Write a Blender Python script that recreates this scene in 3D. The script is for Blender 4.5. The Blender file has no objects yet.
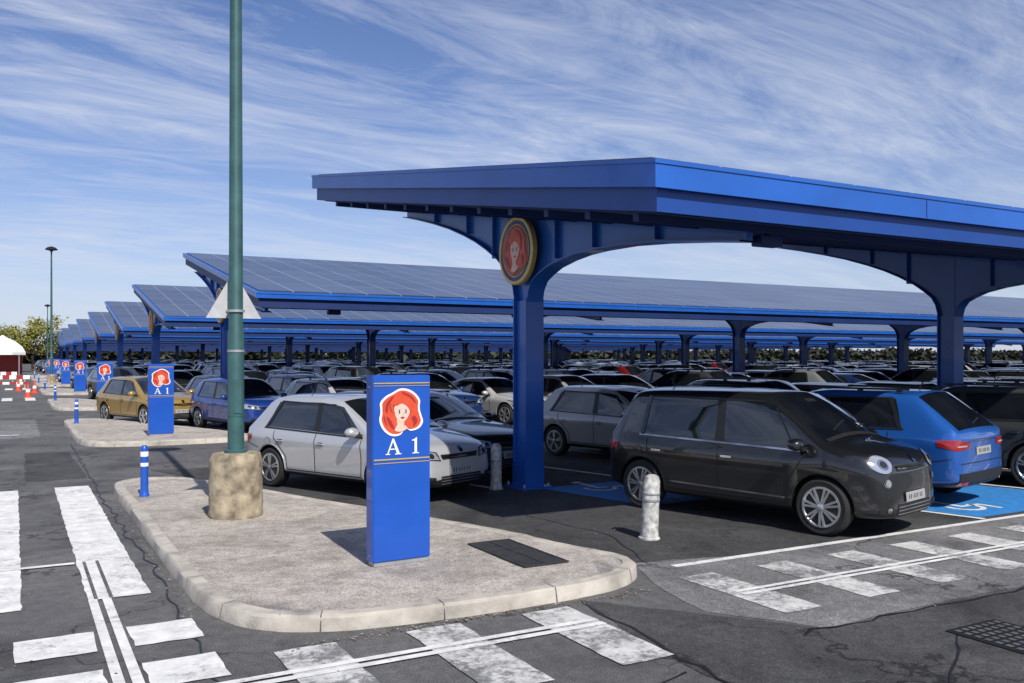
import bpy, bmesh, math, random
from mathutils import Vector, Matrix
from mathutils.bvhtree import BVHTree
random.seed(7)
scene = bpy.context.scene
COL = scene.collection

# ------------------------------------------------------------------ materials
def new_mat(name):
    m = bpy.data.materials.new(name); m.use_nodes = True
    nt = m.node_tree
    b = nt.nodes['Principled BSDF']
    return m, nt, b
def N(nt, t, **kw):
    n = nt.nodes.new(t)
    for k, v in kw.items(): setattr(n, k, v)
    return n
def ramp(nt, src, stops):
    r = N(nt, 'ShaderNodeValToRGB')
    els = r.color_ramp.elements
    while len(els) < len(stops): els.new(0.5)
    for e, (p, c) in zip(els, stops):
        e.position = p; e.color = c if len(c) == 4 else (*c, 1)
    nt.links.new(src, r.inputs['Fac']); return r.outputs['Color']
def noise(nt, coord, scale, detail=4, rough=.55, dist=0):
    n = N(nt, 'ShaderNodeTexNoise')
    n.inputs['Scale'].default_value = scale; n.inputs['Detail'].default_value = detail
    n.inputs['Roughness'].default_value = rough; n.inputs['Distortion'].default_value = dist
    nt.links.new(coord, n.inputs['Vector']); return n.outputs['Fac']
def mixc(nt, fac, a, b, mode='MIX'):
    m = N(nt, 'ShaderNodeMix', data_type='RGBA', blend_type=mode)
    for key, v in ((0, fac), (6, a), (7, b)):
        if isinstance(v, bpy.types.NodeSocket): nt.links.new(v, m.inputs[key])
        elif key == 0: m.inputs[0].default_value = v
        else: m.inputs[key].default_value = (*v, 1)
    return m.outputs[2]
def bump(nt, b, h, strength=.3, dist=.01):
    n = N(nt, 'ShaderNodeBump'); n.inputs['Strength'].default_value = strength
    n.inputs['Distance'].default_value = dist
    nt.links.new(h, n.inputs['Height']); nt.links.new(n.outputs['Normal'], b.inputs['Normal'])
def pos(nt):
    return N(nt, 'ShaderNodeNewGeometry').outputs['Position']
def simple(name, col, rough=.5, metal=0, var=.15, scale=6, coat=0, spec=.5, bumpy=0):
    m, nt, b = new_mat(name)
    c = N(nt, 'ShaderNodeTexCoord').outputs['Object']
    n = noise(nt, c, scale, 5)
    lo = tuple(x*(1-var) for x in col); hi = tuple(min(1, x*(1+var)) for x in col)
    nt.links.new(ramp(nt, n, [(.3, lo), (.7, hi)]), b.inputs['Base Color'])
    b.inputs['Roughness'].default_value = rough; b.inputs['Metallic'].default_value = metal
    b.inputs['Coat Weight'].default_value = coat; b.inputs['Specular IOR Level'].default_value = spec
    if bumpy: bump(nt, b, noise(nt, c, scale*12, 4), bumpy, .01)
    return m
def asphalt(name, base, warm=1.0, cracks=True):
    m, nt, b = new_mat(name)
    p = pos(nt)
    fine = noise(nt, p, 95, 5, .85); med = noise(nt, p, 9, 7, .75); big = noise(nt, p, .8, 7, .68, .8); streak = noise(nt, p, .17, 4)
    c = ramp(nt, fine, [(.33, (base*.3, base*.3, base*.32)), (.5, (base, base*.99, base*1.0*warm)), (.65, (base*2.8, base*2.75, base*2.65))])
    c = mixc(nt, 1.0, c, ramp(nt, big, [(.32, (.5, .5, .52)), (.48, (.95, .95, .95)), (.56, (1.05, 1.05, 1.05)), (.70, (1.5, 1.48, 1.44))]), 'MULTIPLY')
    c = mixc(nt, 1.0, c, ramp(nt, med, [(.3, (.7, .7, .7)), (.7, (1.28, 1.28, 1.28))]), 'MULTIPLY')
    c = mixc(nt, 1.0, c, ramp(nt, streak, [(.35, (.85, .85, .87)), (.65, (1.12, 1.12, 1.1))]), 'MULTIPLY')
    v0 = N(nt, 'ShaderNodeTexVoronoi'); v0.inputs['Scale'].default_value = 1.3; nt.links.new(p, v0.inputs['Vector'])
    c = mixc(nt, 1.0, c, ramp(nt, v0.outputs['Distance'], [(.02, (.45, .45, .45)), (.08, (1, 1, 1))]), 'MULTIPLY')
    v1 = N(nt, 'ShaderNodeTexVoronoi'); v1.inputs['Scale'].default_value = 7; nt.links.new(p, v1.inputs['Vector'])
    c = mixc(nt, 1.0, c, ramp(nt, v1.outputs['Distance'], [(.03, (1.9, 1.9, 1.85)), (.06, (1, 1, 1))]), 'MULTIPLY')
    if cracks:
        d = N(nt, 'ShaderNodeVectorMath', operation='ADD')
        nz = N(nt, 'ShaderNodeTexNoise'); nz.inputs['Scale'].default_value = 2.5; nz.inputs['Detail'].default_value = 5
        nt.links.new(p, nz.inputs['Vector'])
        nt.links.new(p, d.inputs[0]); nt.links.new(nz.outputs['Color'], d.inputs[1])
        v = N(nt, 'ShaderNodeTexVoronoi', feature='DISTANCE_TO_EDGE'); v.inputs['Scale'].default_value = .4
        nt.links.new(d.outputs[0], v.inputs['Vector'])
        cr = ramp(nt, v.outputs['Distance'], [(0.0, (.3, .3, .3)), (.005, (.45, .45, .45)), (.010, (1, 1, 1))])
        msk = ramp(nt, noise(nt, p, .4, 2), [(.44, (0, 0, 0)), (.52, (1, 1, 1))])
        c = mixc(nt, msk, c, mixc(nt, 1.0, c, cr, 'MULTIPLY'))
    nt.links.new(c, b.inputs['Base Color'])
    b.inputs['Roughness'].default_value = .85; b.inputs['Specular IOR Level'].default_value = .3
    bump(nt, b, fine, .7, .009)
    return m
def worn_paint(name, col, under=.08, cover=.5, soft=.1):
    m, nt, b = new_mat(name)
    p = pos(nt)
    w1 = noise(nt, p, 16, 10, .85); w2 = noise(nt, p, 1.6, 5, .65)
    mm = N(nt, 'ShaderNodeMath', operation='MULTIPLY_ADD')
    nt.links.new(w2, mm.inputs[0]); mm.inputs[1].default_value = .8; nt.links.new(w1, mm.inputs[2])
    a = N(nt, 'ShaderNodeMath', operation='MULTIPLY'); nt.links.new(mm.outputs[0], a.inputs[0]); a.inputs[1].default_value = .555
    f = ramp(nt, a.outputs[0], [(cover-soft, (0, 0, 0)), (cover+soft, (1, 1, 1))])
    asp = ramp(nt, noise(nt, p, 95, 5, .85), [(.33, (under*.35,)*3), (.67, (under*2.4,)*3)])
    pc = ramp(nt, noise(nt, p, 5, 7, .7), [(.3, tuple(x*.62 for x in col)), (.66, col)])
    nt.links.new(mixc(nt, f, asp, pc), b.inputs['Base Color'])
    b.inputs['Roughness'].default_value = .75
    bump(nt, b, noise(nt, p, 95, 5, .85), .6, .006)
    return m

M_ASPH = asphalt('asphalt', .098)
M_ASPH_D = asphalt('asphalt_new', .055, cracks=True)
M_ASPH_L = asphalt('asphalt_worn', .155)
M_TAR = simple('tar_sealant', (.016, .016, .017), .45, var=.3, scale=9)
M_WHITE = worn_paint('road_paint_white', (.82, .81, .78), .11, .415, .05)
M_WHITE_W = worn_paint('road_paint_faded', (.68, .67, .64), .12, .488, .04)
M_BLUEPAINT = worn_paint('bay_paint_blue', (.03, .24, .62), .08, .39, .05)
M_KERB = simple('kerb_concrete', (.42, .385, .33), .85, var=.32, scale=3.5, bumpy=.5)
def aggregate():
    m, nt, b = new_mat('aggregate_concrete')
    p = pos(nt)
    f = noise(nt, p, 60, 6, .9); g = noise(nt, p, 1.1, 7, .68, .8); h = noise(nt, p, 6, 8, .75)
    c = ramp(nt, f, [(.36, (.11, .095, .08)), (.5, (.42, .38, .335)), (.64, (.78, .73, .66))])
    c = mixc(nt, 1, c, ramp(nt, g, [(.3, (.62, .61, .60)), (.5, (.95, .95, .95)), (.7, (1.15, 1.13, 1.1))]), 'MULTIPLY')
    c = mixc(nt, 1, c, ramp(nt, h, [(.35, (.70, .69, .68)), (.6, (1.1, 1.1, 1.1))]), 'MULTIPLY')
    v0 = N(nt, 'ShaderNodeTexVoronoi'); v0.inputs['Scale'].default_value = 2.3; nt.links.new(p, v0.inputs['Vector'])
    c = mixc(nt, 1.0, c, ramp(nt, v0.outputs['Distance'], [(.03, (.5, .48, .46)), (.09, (1, 1, 1))]), 'MULTIPLY')
    nt.links.new(c, b.inputs['Base Color']); b.inputs['Roughness'].default_value = .9
    bump(nt, b, f, .7, .009); return m
M_AGG = aggregate()
M_BLOCK = simple('old_concrete', (.33, .275, .19), .9, var=.6, scale=6, bumpy=.9)
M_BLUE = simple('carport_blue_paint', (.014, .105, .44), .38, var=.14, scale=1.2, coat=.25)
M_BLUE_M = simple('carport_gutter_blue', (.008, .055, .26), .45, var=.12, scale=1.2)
M_BLUE_D = simple('carport_soffit_and_shade_blue', (.005, .025, .12), .55, var=.15, scale=1.5)
M_SIGNBLUE = simple('sign_blue', (.010, .085, .44), .35, var=.1, scale=2, coat=.3)
M_SIGNNAVY = simple('sign_navy', (.006, .03, .2), .4, var=.05)
M_GOLD = simple('gold_trim', (.62, .45, .15), .4, .3, var=.1)
M_RED = simple('hair_red', (.64, .075, .03), .45, var=.15)
M_DRED = simple('deep_red', (.34, .02, .018), .5, var=.1)
M_SKIN = simple('skin_tone', (.8, .52, .4), .5, var=.03)
M_SWHITE = simple('sign_white', (.8, .8, .78), .45, var=.04)
M_PALE = simple('emblem_ground', (.28, .10, .07), .5, var=.15)
M_BLACK = simple('black_plastic', (.012, .012, .013), .5, var=.2)
M_POLE = simple('pole_green_paint', (.035, .10, .10), .45, var=.25, scale=4)
M_STEEL = simple('grey_steel', (.38, .39, .4), .45, .4, var=.15)
M_BOLL = simple('worn_bollard', (.5, .49, .46), .6, .1, var=.6, scale=12, bumpy=.4)
M_GRATE = simple('grate_iron', (.05, .05, .052), .6, .4, var=.3)
M_TENT = simple('tent_white', (.78, .78, .76), .7, var=.04)
M_BARK = simple('bark', (.09, .065, .045), .9, var=.3, scale=12, bumpy=.5)
def leafmat(name, a, b_):
    m, nt, b = new_mat(name)
    n = noise(nt, pos(nt), 1.1, 4)
    nt.links.new(ramp(nt, n, [(.35, a), (.65, b_)]), b.inputs['Base Color'])
    b.inputs['Roughness'].default_value = .7; return m
M_LEAF = leafmat('spring_foliage', (.14, .15, .02), (.32, .29, .05))
M_LEAF2 = leafmat('dark_foliage', (.012, .018, .012), (.03, .034, .018))
M_GRASS = leafmat('grass', (.05, .08, .02), (.09, .11, .03))

def solar():
    m, nt, b = new_mat('solar_panel')
    tc = N(nt, 'ShaderNodeTexCoord').outputs['Object']
    br = N(nt, 'ShaderNodeTexBrick'); br.offset = 0
    br.inputs['Scale'].default_value = 1; br.inputs['Mortar Size'].default_value = .022
    br.inputs['Mortar Smooth'].default_value = .1
    br.inputs['Brick Width'].default_value = 1.0; br.inputs['Row Height'].default_value = 1.86
    br.inputs['Color1'].default_value = (.035, .05, .10, 1); br.inputs['Color2'].default_value = (.06, .08, .13, 1)
    br.inputs['Mortar'].default_value = (.22, .24, .28, 1)
    nt.links.new(tc, br.inputs['Vector'])
    d = ramp(nt, noise(nt, tc, .25, 5), [(.3, (.75, .75, .78)), (.7, (1.2, 1.2, 1.2))])
    nt.links.new(mixc(nt, 1, br.outputs['Color'], d, 'MULTIPLY'), b.inputs['Base Color'])
    b.inputs['Roughness'].default_value = .25; b.inputs['Specular IOR Level'].default_value = .8
    return m
M_SOLAR = solar()

# car materials
def paint():
    m, nt, b = new_mat('car_paint')
    oi = N(nt, 'ShaderNodeObjectInfo')
    tc = N(nt, 'ShaderNodeTexCoord').outputs['Object']
    sep = N(nt, 'ShaderNodeSeparateXYZ'); nt.links.new(tc, sep.inputs[0])
    mr = N(nt, 'ShaderNodeMapRange'); mr.inputs[1].default_value = .15; mr.inputs[2].default_value = .6
    mr.inputs[3].default_value = .12; mr.inputs[4].default_value = .010
    nt.links.new(sep.outputs['Z'], mr.inputs[0])
    ns = N(nt, 'ShaderNodeMath', operation='MULTIPLY'); nt.links.new(noise(nt, tc, 5, 6), ns.inputs[0]); nt.links.new(mr.outputs[0], ns.inputs[1])
    nt.links.new(mixc(nt, ns.outputs[0], oi.outputs['Color'], (.28, .26, .23)), b.inputs['Base Color'])
    b.inputs['Metallic'].default_value = .35; b.inputs['Roughness'].default_value = .28
    b.inputs['Coat Weight'].default_value = 1; b.inputs['Coat Roughness'].default_value = .015; b.inputs['Coat IOR'].default_value = 1.6
    return m
def glassy(name, col, rough, spec=.5, metal=0, coat=0):
    m, nt, b = new_mat(name)
    tc = N(nt, 'ShaderNodeTexCoord').outputs['Object']
    nt.links.new(ramp(nt, noise(nt, tc, 2.2, 3), [(.35, tuple(x*.6 for x in col)), (.65, tuple(x*1.3 for x in col))]), b.inputs['Base Color'])
    b.inputs['Roughness'].default_value = rough; b.inputs['Specular IOR Level'].default_value = spec
    b.inputs['Metallic'].default_value = metal; b.inputs['Coat Weight'].default_value = coat
    return m
CARM = [paint(), glassy('car_glass', (.008, .010, .012), .02, .95, 0, 1), M_BLACK,
        simple('tyre_rubber', (.018, .018, .018), .8, var=.2), glassy('alloy_rim', (.5, .51, .52), .28, .5, .7),
        glassy('headlamp_lens', (.45, .47, .5), .08, .8, .5, 1), glassy('tail_lamp_red', (.42, .012, .01), .12, .6, 0, 1),
        simple('number_plate', (.34, .34, .33), .5, var=.05), glassy('chrome', (.6, .6, .61), .15, .5, 1)]

# ------------------------------------------------------------------ helpers
def finish(bm, name, mats, smooth=None, col=True, parent=None, loc=None):
    bmesh.ops.recalc_face_normals(bm, faces=bm.faces)
    me = bpy.data.meshes.new(name); bm.to_mesh(me); bm.free()
    for m in mats: me.materials.append(m)
    if smooth:
        for p in me.polygons: p.use_smooth = True
        me.set_sharp_from_angle(angle=math.radians(smooth))
    ob = bpy.data.objects.new(name, me); COL.objects.link(ob)
    if parent: ob.parent = parent
    if loc: ob.location = loc
    return ob
def inst(name, me, parent=None, loc=(0, 0, 0), rz=0):
    ob = bpy.data.objects.new(name, me); COL.objects.link(ob)
    ob.location = loc; ob.rotation_euler = (0, 0, rz)
    if parent: ob.parent = parent
    return ob
def empty(name, loc=(0, 0, 0), rz=0):
    e = bpy.data.objects.new(name, None); COL.objects.link(e)
    e.location = loc; e.rotation_euler = (0, 0, rz); e.empty_display_size = .2
    return e
def box(bm, c, s, mat=0, M=None, bev=0):
    r = bmesh.ops.create_cube(bm, size=1)
    vs = r['verts']
    for v in vs: v.co = Vector((v.co.x*s[0], v.co.y*s[1], v.co.z*s[2]))
    fs = set(f for v in vs for f in v.link_faces)
    if bev:
        es = list(set(e for v in vs for e in v.link_edges))
        rr = bmesh.ops.bevel(bm, geom=es, offset=bev, segments=2, affect='EDGES')
        vs = list(set([v for v in vs if v.is_valid] + rr['verts'])); fs = set(f for v in vs for f in v.link_faces)
    for v in vs:
        if M is not None: v.co = M @ v.co
        v.co += Vector(c)
    for f in fs: f.material_index = mat
def lathe(bm, prof, seg=24, mat=0, axis='Z', c=(0, 0, 0), flip=1):
    rings = []
    for r, z in prof:
        ring = []
        for i in range(seg):
            a = 2*math.pi*i/seg
            if axis == 'Z': p = (r*math.cos(a), r*math.sin(a), z)
            else: p = (r*math.cos(a), z*flip, r*math.sin(a))
            ring.append(bm.verts.new((p[0]+c[0], p[1]+c[1], p[2]+c[2])))
        rings.append(ring)
    for a, b in zip(rings[:-1], rings[1:]):
        for i in range(seg):
            f = bm.faces.new((a[i], a[(i+1) % seg], b[(i+1) % seg], b[i])); f.material_index = mat
    for ring, rv in ((rings[0], True), (rings[-1], False)):
        f = bm.faces.new(ring[::-1] if rv else ring); f.material_index = mat
def poly(bm, pts, z, mat=0):
    vs = [bm.verts.new((p[0], p[1], z)) for p in pts]
    f = bm.faces.new(vs); f.material_index = mat
    return f
def rect(bm, x0, x1, y0, y1, z, mat=0):
    return poly(bm, [(x0, y0), (x1, y0), (x1, y1), (x0, y1)], z, mat)
def spline(pts, n=8):
    out = []; L = len(pts)
    for i in range(L):
        p0, p1, p2, p3 = [Vector((*pts[(i+k-1) % L], 0)) for k in range(4)]
        for j in range(n):
            t = j/n
            q = .5*((2*p1)+(-p0+p2)*t+(2*p0-5*p1+4*p2-p3)*t*t+(-p0+3*p1-3*p2+p3)*t**3)
            out.append((q.x, q.y))
    return out
def flat(name, fn, mats):
    bm = bmesh.new(); fn(bm)
    bm.normal_update()
    for f in bm.faces:
        if f.normal.z < 0: f.normal_flip()
    me = bpy.data.meshes.new(name); bm.to_mesh(me); bm.free()
    for m in mats: me.materials.append(m)
    ob = bpy.data.objects.new(name, me); COL.objects.link(ob); return ob

# ------------------------------------------------------------------ ground
flat('ground', lambda bm: rect(bm, -900, 1200, -300, 1800, 0), [M_ASPH])
flat('grass', lambda bm: rect(bm, -900, 1200, 300, 1790, .03), [M_GRASS])
TAN = math.tan(math.radians(13))
def wob(pts, amp=.025, step=.25):
    out = []
    for i, p in enumerate(pts):
        q = pts[(i+1) % len(pts)]
        n = max(1, int(math.dist(p, q)/step))
        for j in range(min(n, 60)):
            t = j/min(n, 60)
            out.append((p[0]+(q[0]-p[0])*t+random.uniform(-amp, amp), p[1]+(q[1]-p[1])*t+random.uniform(-amp, amp)))
    return out
def patches(bm):
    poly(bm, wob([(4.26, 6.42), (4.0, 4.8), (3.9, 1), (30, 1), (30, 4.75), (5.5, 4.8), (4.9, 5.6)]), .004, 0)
    poly(bm, wob([(5.48, 7.3), (5.1, 6.3), (4.95, 5.62), (5.5, 4.84), (30, 4.79), (30, 6.95), (7, 6.95)]), .004, 1)
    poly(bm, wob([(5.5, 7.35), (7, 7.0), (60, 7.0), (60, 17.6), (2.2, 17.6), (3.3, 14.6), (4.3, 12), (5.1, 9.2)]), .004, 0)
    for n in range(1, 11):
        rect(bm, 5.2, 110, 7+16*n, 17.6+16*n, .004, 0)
    rect(bm, 6.6, 7.9, 4.0-1.4, 4.0-.55, .0075, 1)
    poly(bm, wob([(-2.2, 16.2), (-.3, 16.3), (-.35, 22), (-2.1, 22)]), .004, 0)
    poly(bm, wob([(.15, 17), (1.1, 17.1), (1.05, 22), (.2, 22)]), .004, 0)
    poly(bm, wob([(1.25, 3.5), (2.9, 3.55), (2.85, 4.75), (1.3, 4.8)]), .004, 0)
    poly(bm, wob([(-1.6, 26), (.6, 26.2), (.6, 34), (-1.6, 33.5)]), .004, 1)
    # sealed cracks
    def seam(pts, w):
        P = []
        for a, b in zip(pts[:-1], pts[1:]):
            n = max(2, int(math.dist(a, b)/.18))
            for j in range(n):
                t = j/n; P.append(Vector((a[0]+(b[0]-a[0])*t+random.gauss(0, .022), a[1]+(b[1]-a[1])*t+random.gauss(0, .022), 0)))
        P.append(Vector((*pts[-1], 0)))
        prev = None
        for i, p in enumerate(P):
            t = (P[min(i+1, len(P)-1)]-P[max(i-1, 0)]).normalized(); nn = Vector((-t.y, t.x, 0))*w*random.uniform(.5, 1.3)/2
            cur = (bm.verts.new((p.x+nn.x, p.y+nn.y, .0078)), bm.verts.new((p.x-nn.x, p.y-nn.y, .0078)))
            if prev:
                f = bm.faces.new((prev[0], prev[1], cur[1], cur[0])); f.material_index = 2
            prev = cur
    seam([(4.26, 6.4), (4.02, 4.8), (3.9, 2)], .035)
    seam([(5.2, 4.81), (8, 4.77), (16, 4.74)], .03)
    seam([(1.12, 5.0), (1.2, 9), (1.13, 14), (1.18, 24)], .022)
    seam([(-1.9, 7.0), (-1.2, 10.2), (-1.5, 14), (-.9, 18)], .02)
    seam([(4.9, 3.4), (6.2, 4.2), (8.6, 3.9), (10, 4.6)], .02)
    seam([(5.6, 7.2), (6.1, 8.6), (5.9, 10.2), (6.6, 11.7)], .018)
    seam([(2.2, 5.0), (3.1, 4.4), (3.9, 4.6)], .018)
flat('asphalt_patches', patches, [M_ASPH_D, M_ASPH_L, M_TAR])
def marks(bm):
    Z = .0095
    def ragged(x0, x1, y0, y1, z, mat):
        poly(bm, wob([(x0, y0), (x1, y0), (x1, y1), (x0, y1)], .009, .12), z, mat)
    for i in range(0, 7):
        ragged(.55-1.0*i, 1.05-1.0*i, 8.45-.06*i, 16.0-.06*i, Z, 0)
    for n in range(1, 7):
        for i in range(0, 7):
            rect(bm, .45-1.0*i, .9-1.0*i, 24.5+16*n+8, 28+16*n+8, Z, 0)
    for k in range(6):
        ragged(.0, .515, 6.95-.93*k, 7.47-.93*k, Z, 0); ragged(.76, 1.24, 6.95-.93*k, 7.47-.93*k, Z, 0)
    for o in (0, .11): rect(bm, .55+o, .62+o, -2, 8.43, Z+.004, 0)
    for o in (0, .12): rect(bm, .60+o, .63+o, 8.46, 10.05, Z+.004, 2)
    rect(bm, -.42, .53, 9.98, 10.07, Z+.004, 0); rect(bm, -8, -.46, 9.98, 10.07, Z+.004, 0)
    for o in (0, .11): rect(bm, .80, 4.05, 5.72+o, 5.79+o, Z+.004, 0)
    for o in (0, .10): rect(bm, 5.6, 26, 5.82+o, 5.88+o, Z+.004, 0)
    for i in range(3): ragged(1.6+i, 2.05+i, 4.9, 6.33-.02*i, Z, 1)
    for i in range(14): ragged(5.5+i, 5.92+i, 5.25, 6.6, Z, 1)
    rect(bm, 5.75, 26, 6.93, 7.03, Z, 0)
    rect(bm, -1.3, .1, 27.2, 27.4, Z, 0)
    for k in range(6): rect(bm, -3.3, -3.18, 20+14*k, 26+14*k, Z, 0)
flat('road_markings', marks, [M_WHITE, M_WHITE_W, M_ASPH])
def bays(bm):
    Z = .0095
    def sk(s0, s1, y0, y1, oy, z, mat):
        poly(bm, [(s0-(y0)*TAN, y0+oy), (s1-(y0)*TAN, y0+oy), (s1-(y1)*TAN, y1+oy), (s0-(y1)*TAN, y1+oy)], z, mat)
    sk(10.1, 12.45, 10.0, 12.2, 0, Z, 1)
    sk(12.66, 15.8, 7.15, 12.2, 0, Z, 1)
    for s in (12.5, 15.9): sk(s, s+.1, 7.05, 12.3, 0, Z+.004, 0)
    for k in range(18): sk(18.5+2.6*k, 18.6+2.6*k, 7.05, 12.3, 0, Z, 0)
    for k in range(20): sk(9.5+2.6*k, 9.6+2.6*k, 12.6, 17.5, 0, Z, 0)
    for n in (1, 2, 3):
        for k in range(20):
            sk(7.7+2.6*k, 7.8+2.6*k, 7.05, 12.3, 16*n, Z, 0); sk(5.7+2.6*k, 5.8+2.6*k, 12.6, 17.5, 16*n, Z, 0)
    for (cx, cy) in ((11.55, 7.75), (8.15, 11.7)):
        ring = [(cx+.28*math.cos(a), cy+.28*math.sin(a)) for a in [math.radians(150+i*20) for i in range(13)]]
        ring2 = [(cx+.2*math.cos(a), cy+.2*math.sin(a)) for a in [math.radians(150+i*20) for i in range(13)]]
        for i in range(12): poly(bm, [ring[i], ring[i+1], ring2[i+1], ring2[i]], Z+.004, 0)
        rect(bm, cx-.05, cx+.05, cy+.0, cy+.55, Z+.004, 0); rect(bm, cx+.051, cx+.35, cy+.0, cy+.08, Z+.004, 0)
        rect(bm, cx+.351, cx+.43, cy-.3, cy+.08, Z+.004, 0); rect(bm, cx-.08, cx+.08, cy+.6, cy+.76, Z+.004, 0)
flat('parking_bay_markings', bays, [M_WHITE, M_BLUEPAINT])
def manhole(bm):
    rect(bm, 0, .62, 0, .62, .012, 0)
    for i in range(7):
        for j in range(7): rect(bm, .05+i*.08, .10+i*.08, .05+j*.08, .10+j*.08, .016, 1)
mo = flat('manhole_cover', manhole, [M_BLACK, simple('cast_iron_worn', (.12, .12, .12), .6, .3, var=.3)]); mo.location = (6.2, 3.7, 0)
# grit and dead leaves gathered by the kerbs
bm = bmesh.new()
for _ in range(900):
    t = random.random()
    if t < .45: p = (random.uniform(1.7, 5.0), 6.40-abs(random.gauss(0, .06)))
    elif t < .75: p = (1.27-abs(random.gauss(0, .05)), random.uniform(7.5, 14.5))
    else: p = (random.uniform(-1, 7), random.uniform(4.6, 9))
    s = random.uniform(.004, .013); a = random.uniform(0, 6.3)
    z = .016 if not (1.4 < p[0] < 5.2 and 6.5 < p[1] < 9) else .128
    k = [bm.verts.new((p[0]+s*math.cos(a+q)*random.uniform(.6, 1.3), p[1]+s*math.sin(a+q)*random.uniform(.6, 1.3), z+random.uniform(0, .004))) for q in (0, 1.5, 3.1, 4.6)]
    f = bm.faces.new(k); f.material_index = random.choice((0, 0, 1))
finish(bm, 'kerb_litter', [simple('dead_leaf', (.16, .10, .05), .8, var=.3), simple('grit', (.35, .33, .3), .9, var=.3)])

# ------------------------------------------------------------------ islands
OUT = [(1.33, 14.9), (1.33, 12.5), (1.32, 10.5), (1.33, 8.6), (1.38, 7.6), (1.62, 6.95), (2.15, 6.6), (3.0, 6.47), (4.05, 6.46), (4.75, 6.56),
       (5.2, 6.85), (5.33, 7.3), (5.12, 8.0), (4.9, 9.0), (4.3, 10.7), (3.75, 12.1), (3.1, 14.0), (2.5, 15.35), (1.95, 15.75), (1.5, 15.55)]
def island_mesh():
    o = spline(OUT, 6); L = len(o)
    def off(d):
        r = []
        for i in range(L):
            a = Vector((*o[i-1], 0)); b = Vector((*o[(i+1) % L], 0)); t = (b-a).normalized()
            n = Vector((-t.y, t.x, 0))
            r.append((o[i][0]+n.x*d, o[i][1]+n.y*d))
        return r
    bm = bmesh.new()
    levels = [(o, -.02), (off(.012), .10), (off(.035), .122), (off(.14), .124), (off(.148), .112)]
    rr = []
    for pts, z in levels: rr.append([bm.verts.new((p[0]+random.uniform(-.006, .006), p[1]+random.uniform(-.006, .006), z+random.uniform(-.003, .003))) for p in pts])
    for k, (a, b) in enumerate(zip(rr[:-1], rr[1:])):
        for i in range(L):
            f = bm.faces.new((a[i], a[(i+1) % L], b[(i+1) % L], b[i])); f.material_index = 0
    f = bm.faces.new(rr[-1]); f.material_index = 1
    bmesh.ops.triangulate(bm, faces=[f])
    acc = 0
    i2 = off(.138); i1 = off(.033); i0 = off(.0)
    for i in range(L):
        acc += math.dist(o[i], o[i-1])
        if acc > .95:
            acc = 0
            a = Vector((*i1[i], .129)); b = Vector((*i2[i], .130)); t = (b-a).normalized(); n = Vector((-t.y, t.x, 0))*.004
            f = bm.faces.new([bm.verts.new(a-n), bm.verts.new(b-n), bm.verts.new(b+n), bm.verts.new(a+n)]); f.material_index = 2
            c = Vector((*i0[i], .0))-t*.012; c.z = 0; a = a-t*.012
            f = bm.faces.new([bm.verts.new(a-n), bm.verts.new(c-n), bm.verts.new(c+n), bm.verts.new(a+n)]); f.material_index = 2
    return finish(bm, 'traffic_island', [M_KERB, M_AGG, simple('kerb_joint', (.09, .085, .075), .9)], smooth=40)
isl = island_mesh()
for n in range(1, 7): inst('traffic_island', isl.data, loc=(0, 16*n, 0))
bm = bmesh.new()
rect(bm, 4.18, 4.68, 7.25, 8.43, .118, 0)
for i in range(24): box(bm, (4.43, 7.28+i*.05, .123), (.46, .022, .008), 1)
for x in (4.19, 4.43, 4.67): box(bm, (x, 7.84, .125), (.02, 1.18, .012), 1)
for y in (7.25, 7.84, 8.43): box(bm, (4.43, y, .1265), (.5, .02, .012), 1)
finish(bm, 'drain_grate', [M_BLACK, M_GRATE])

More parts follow.
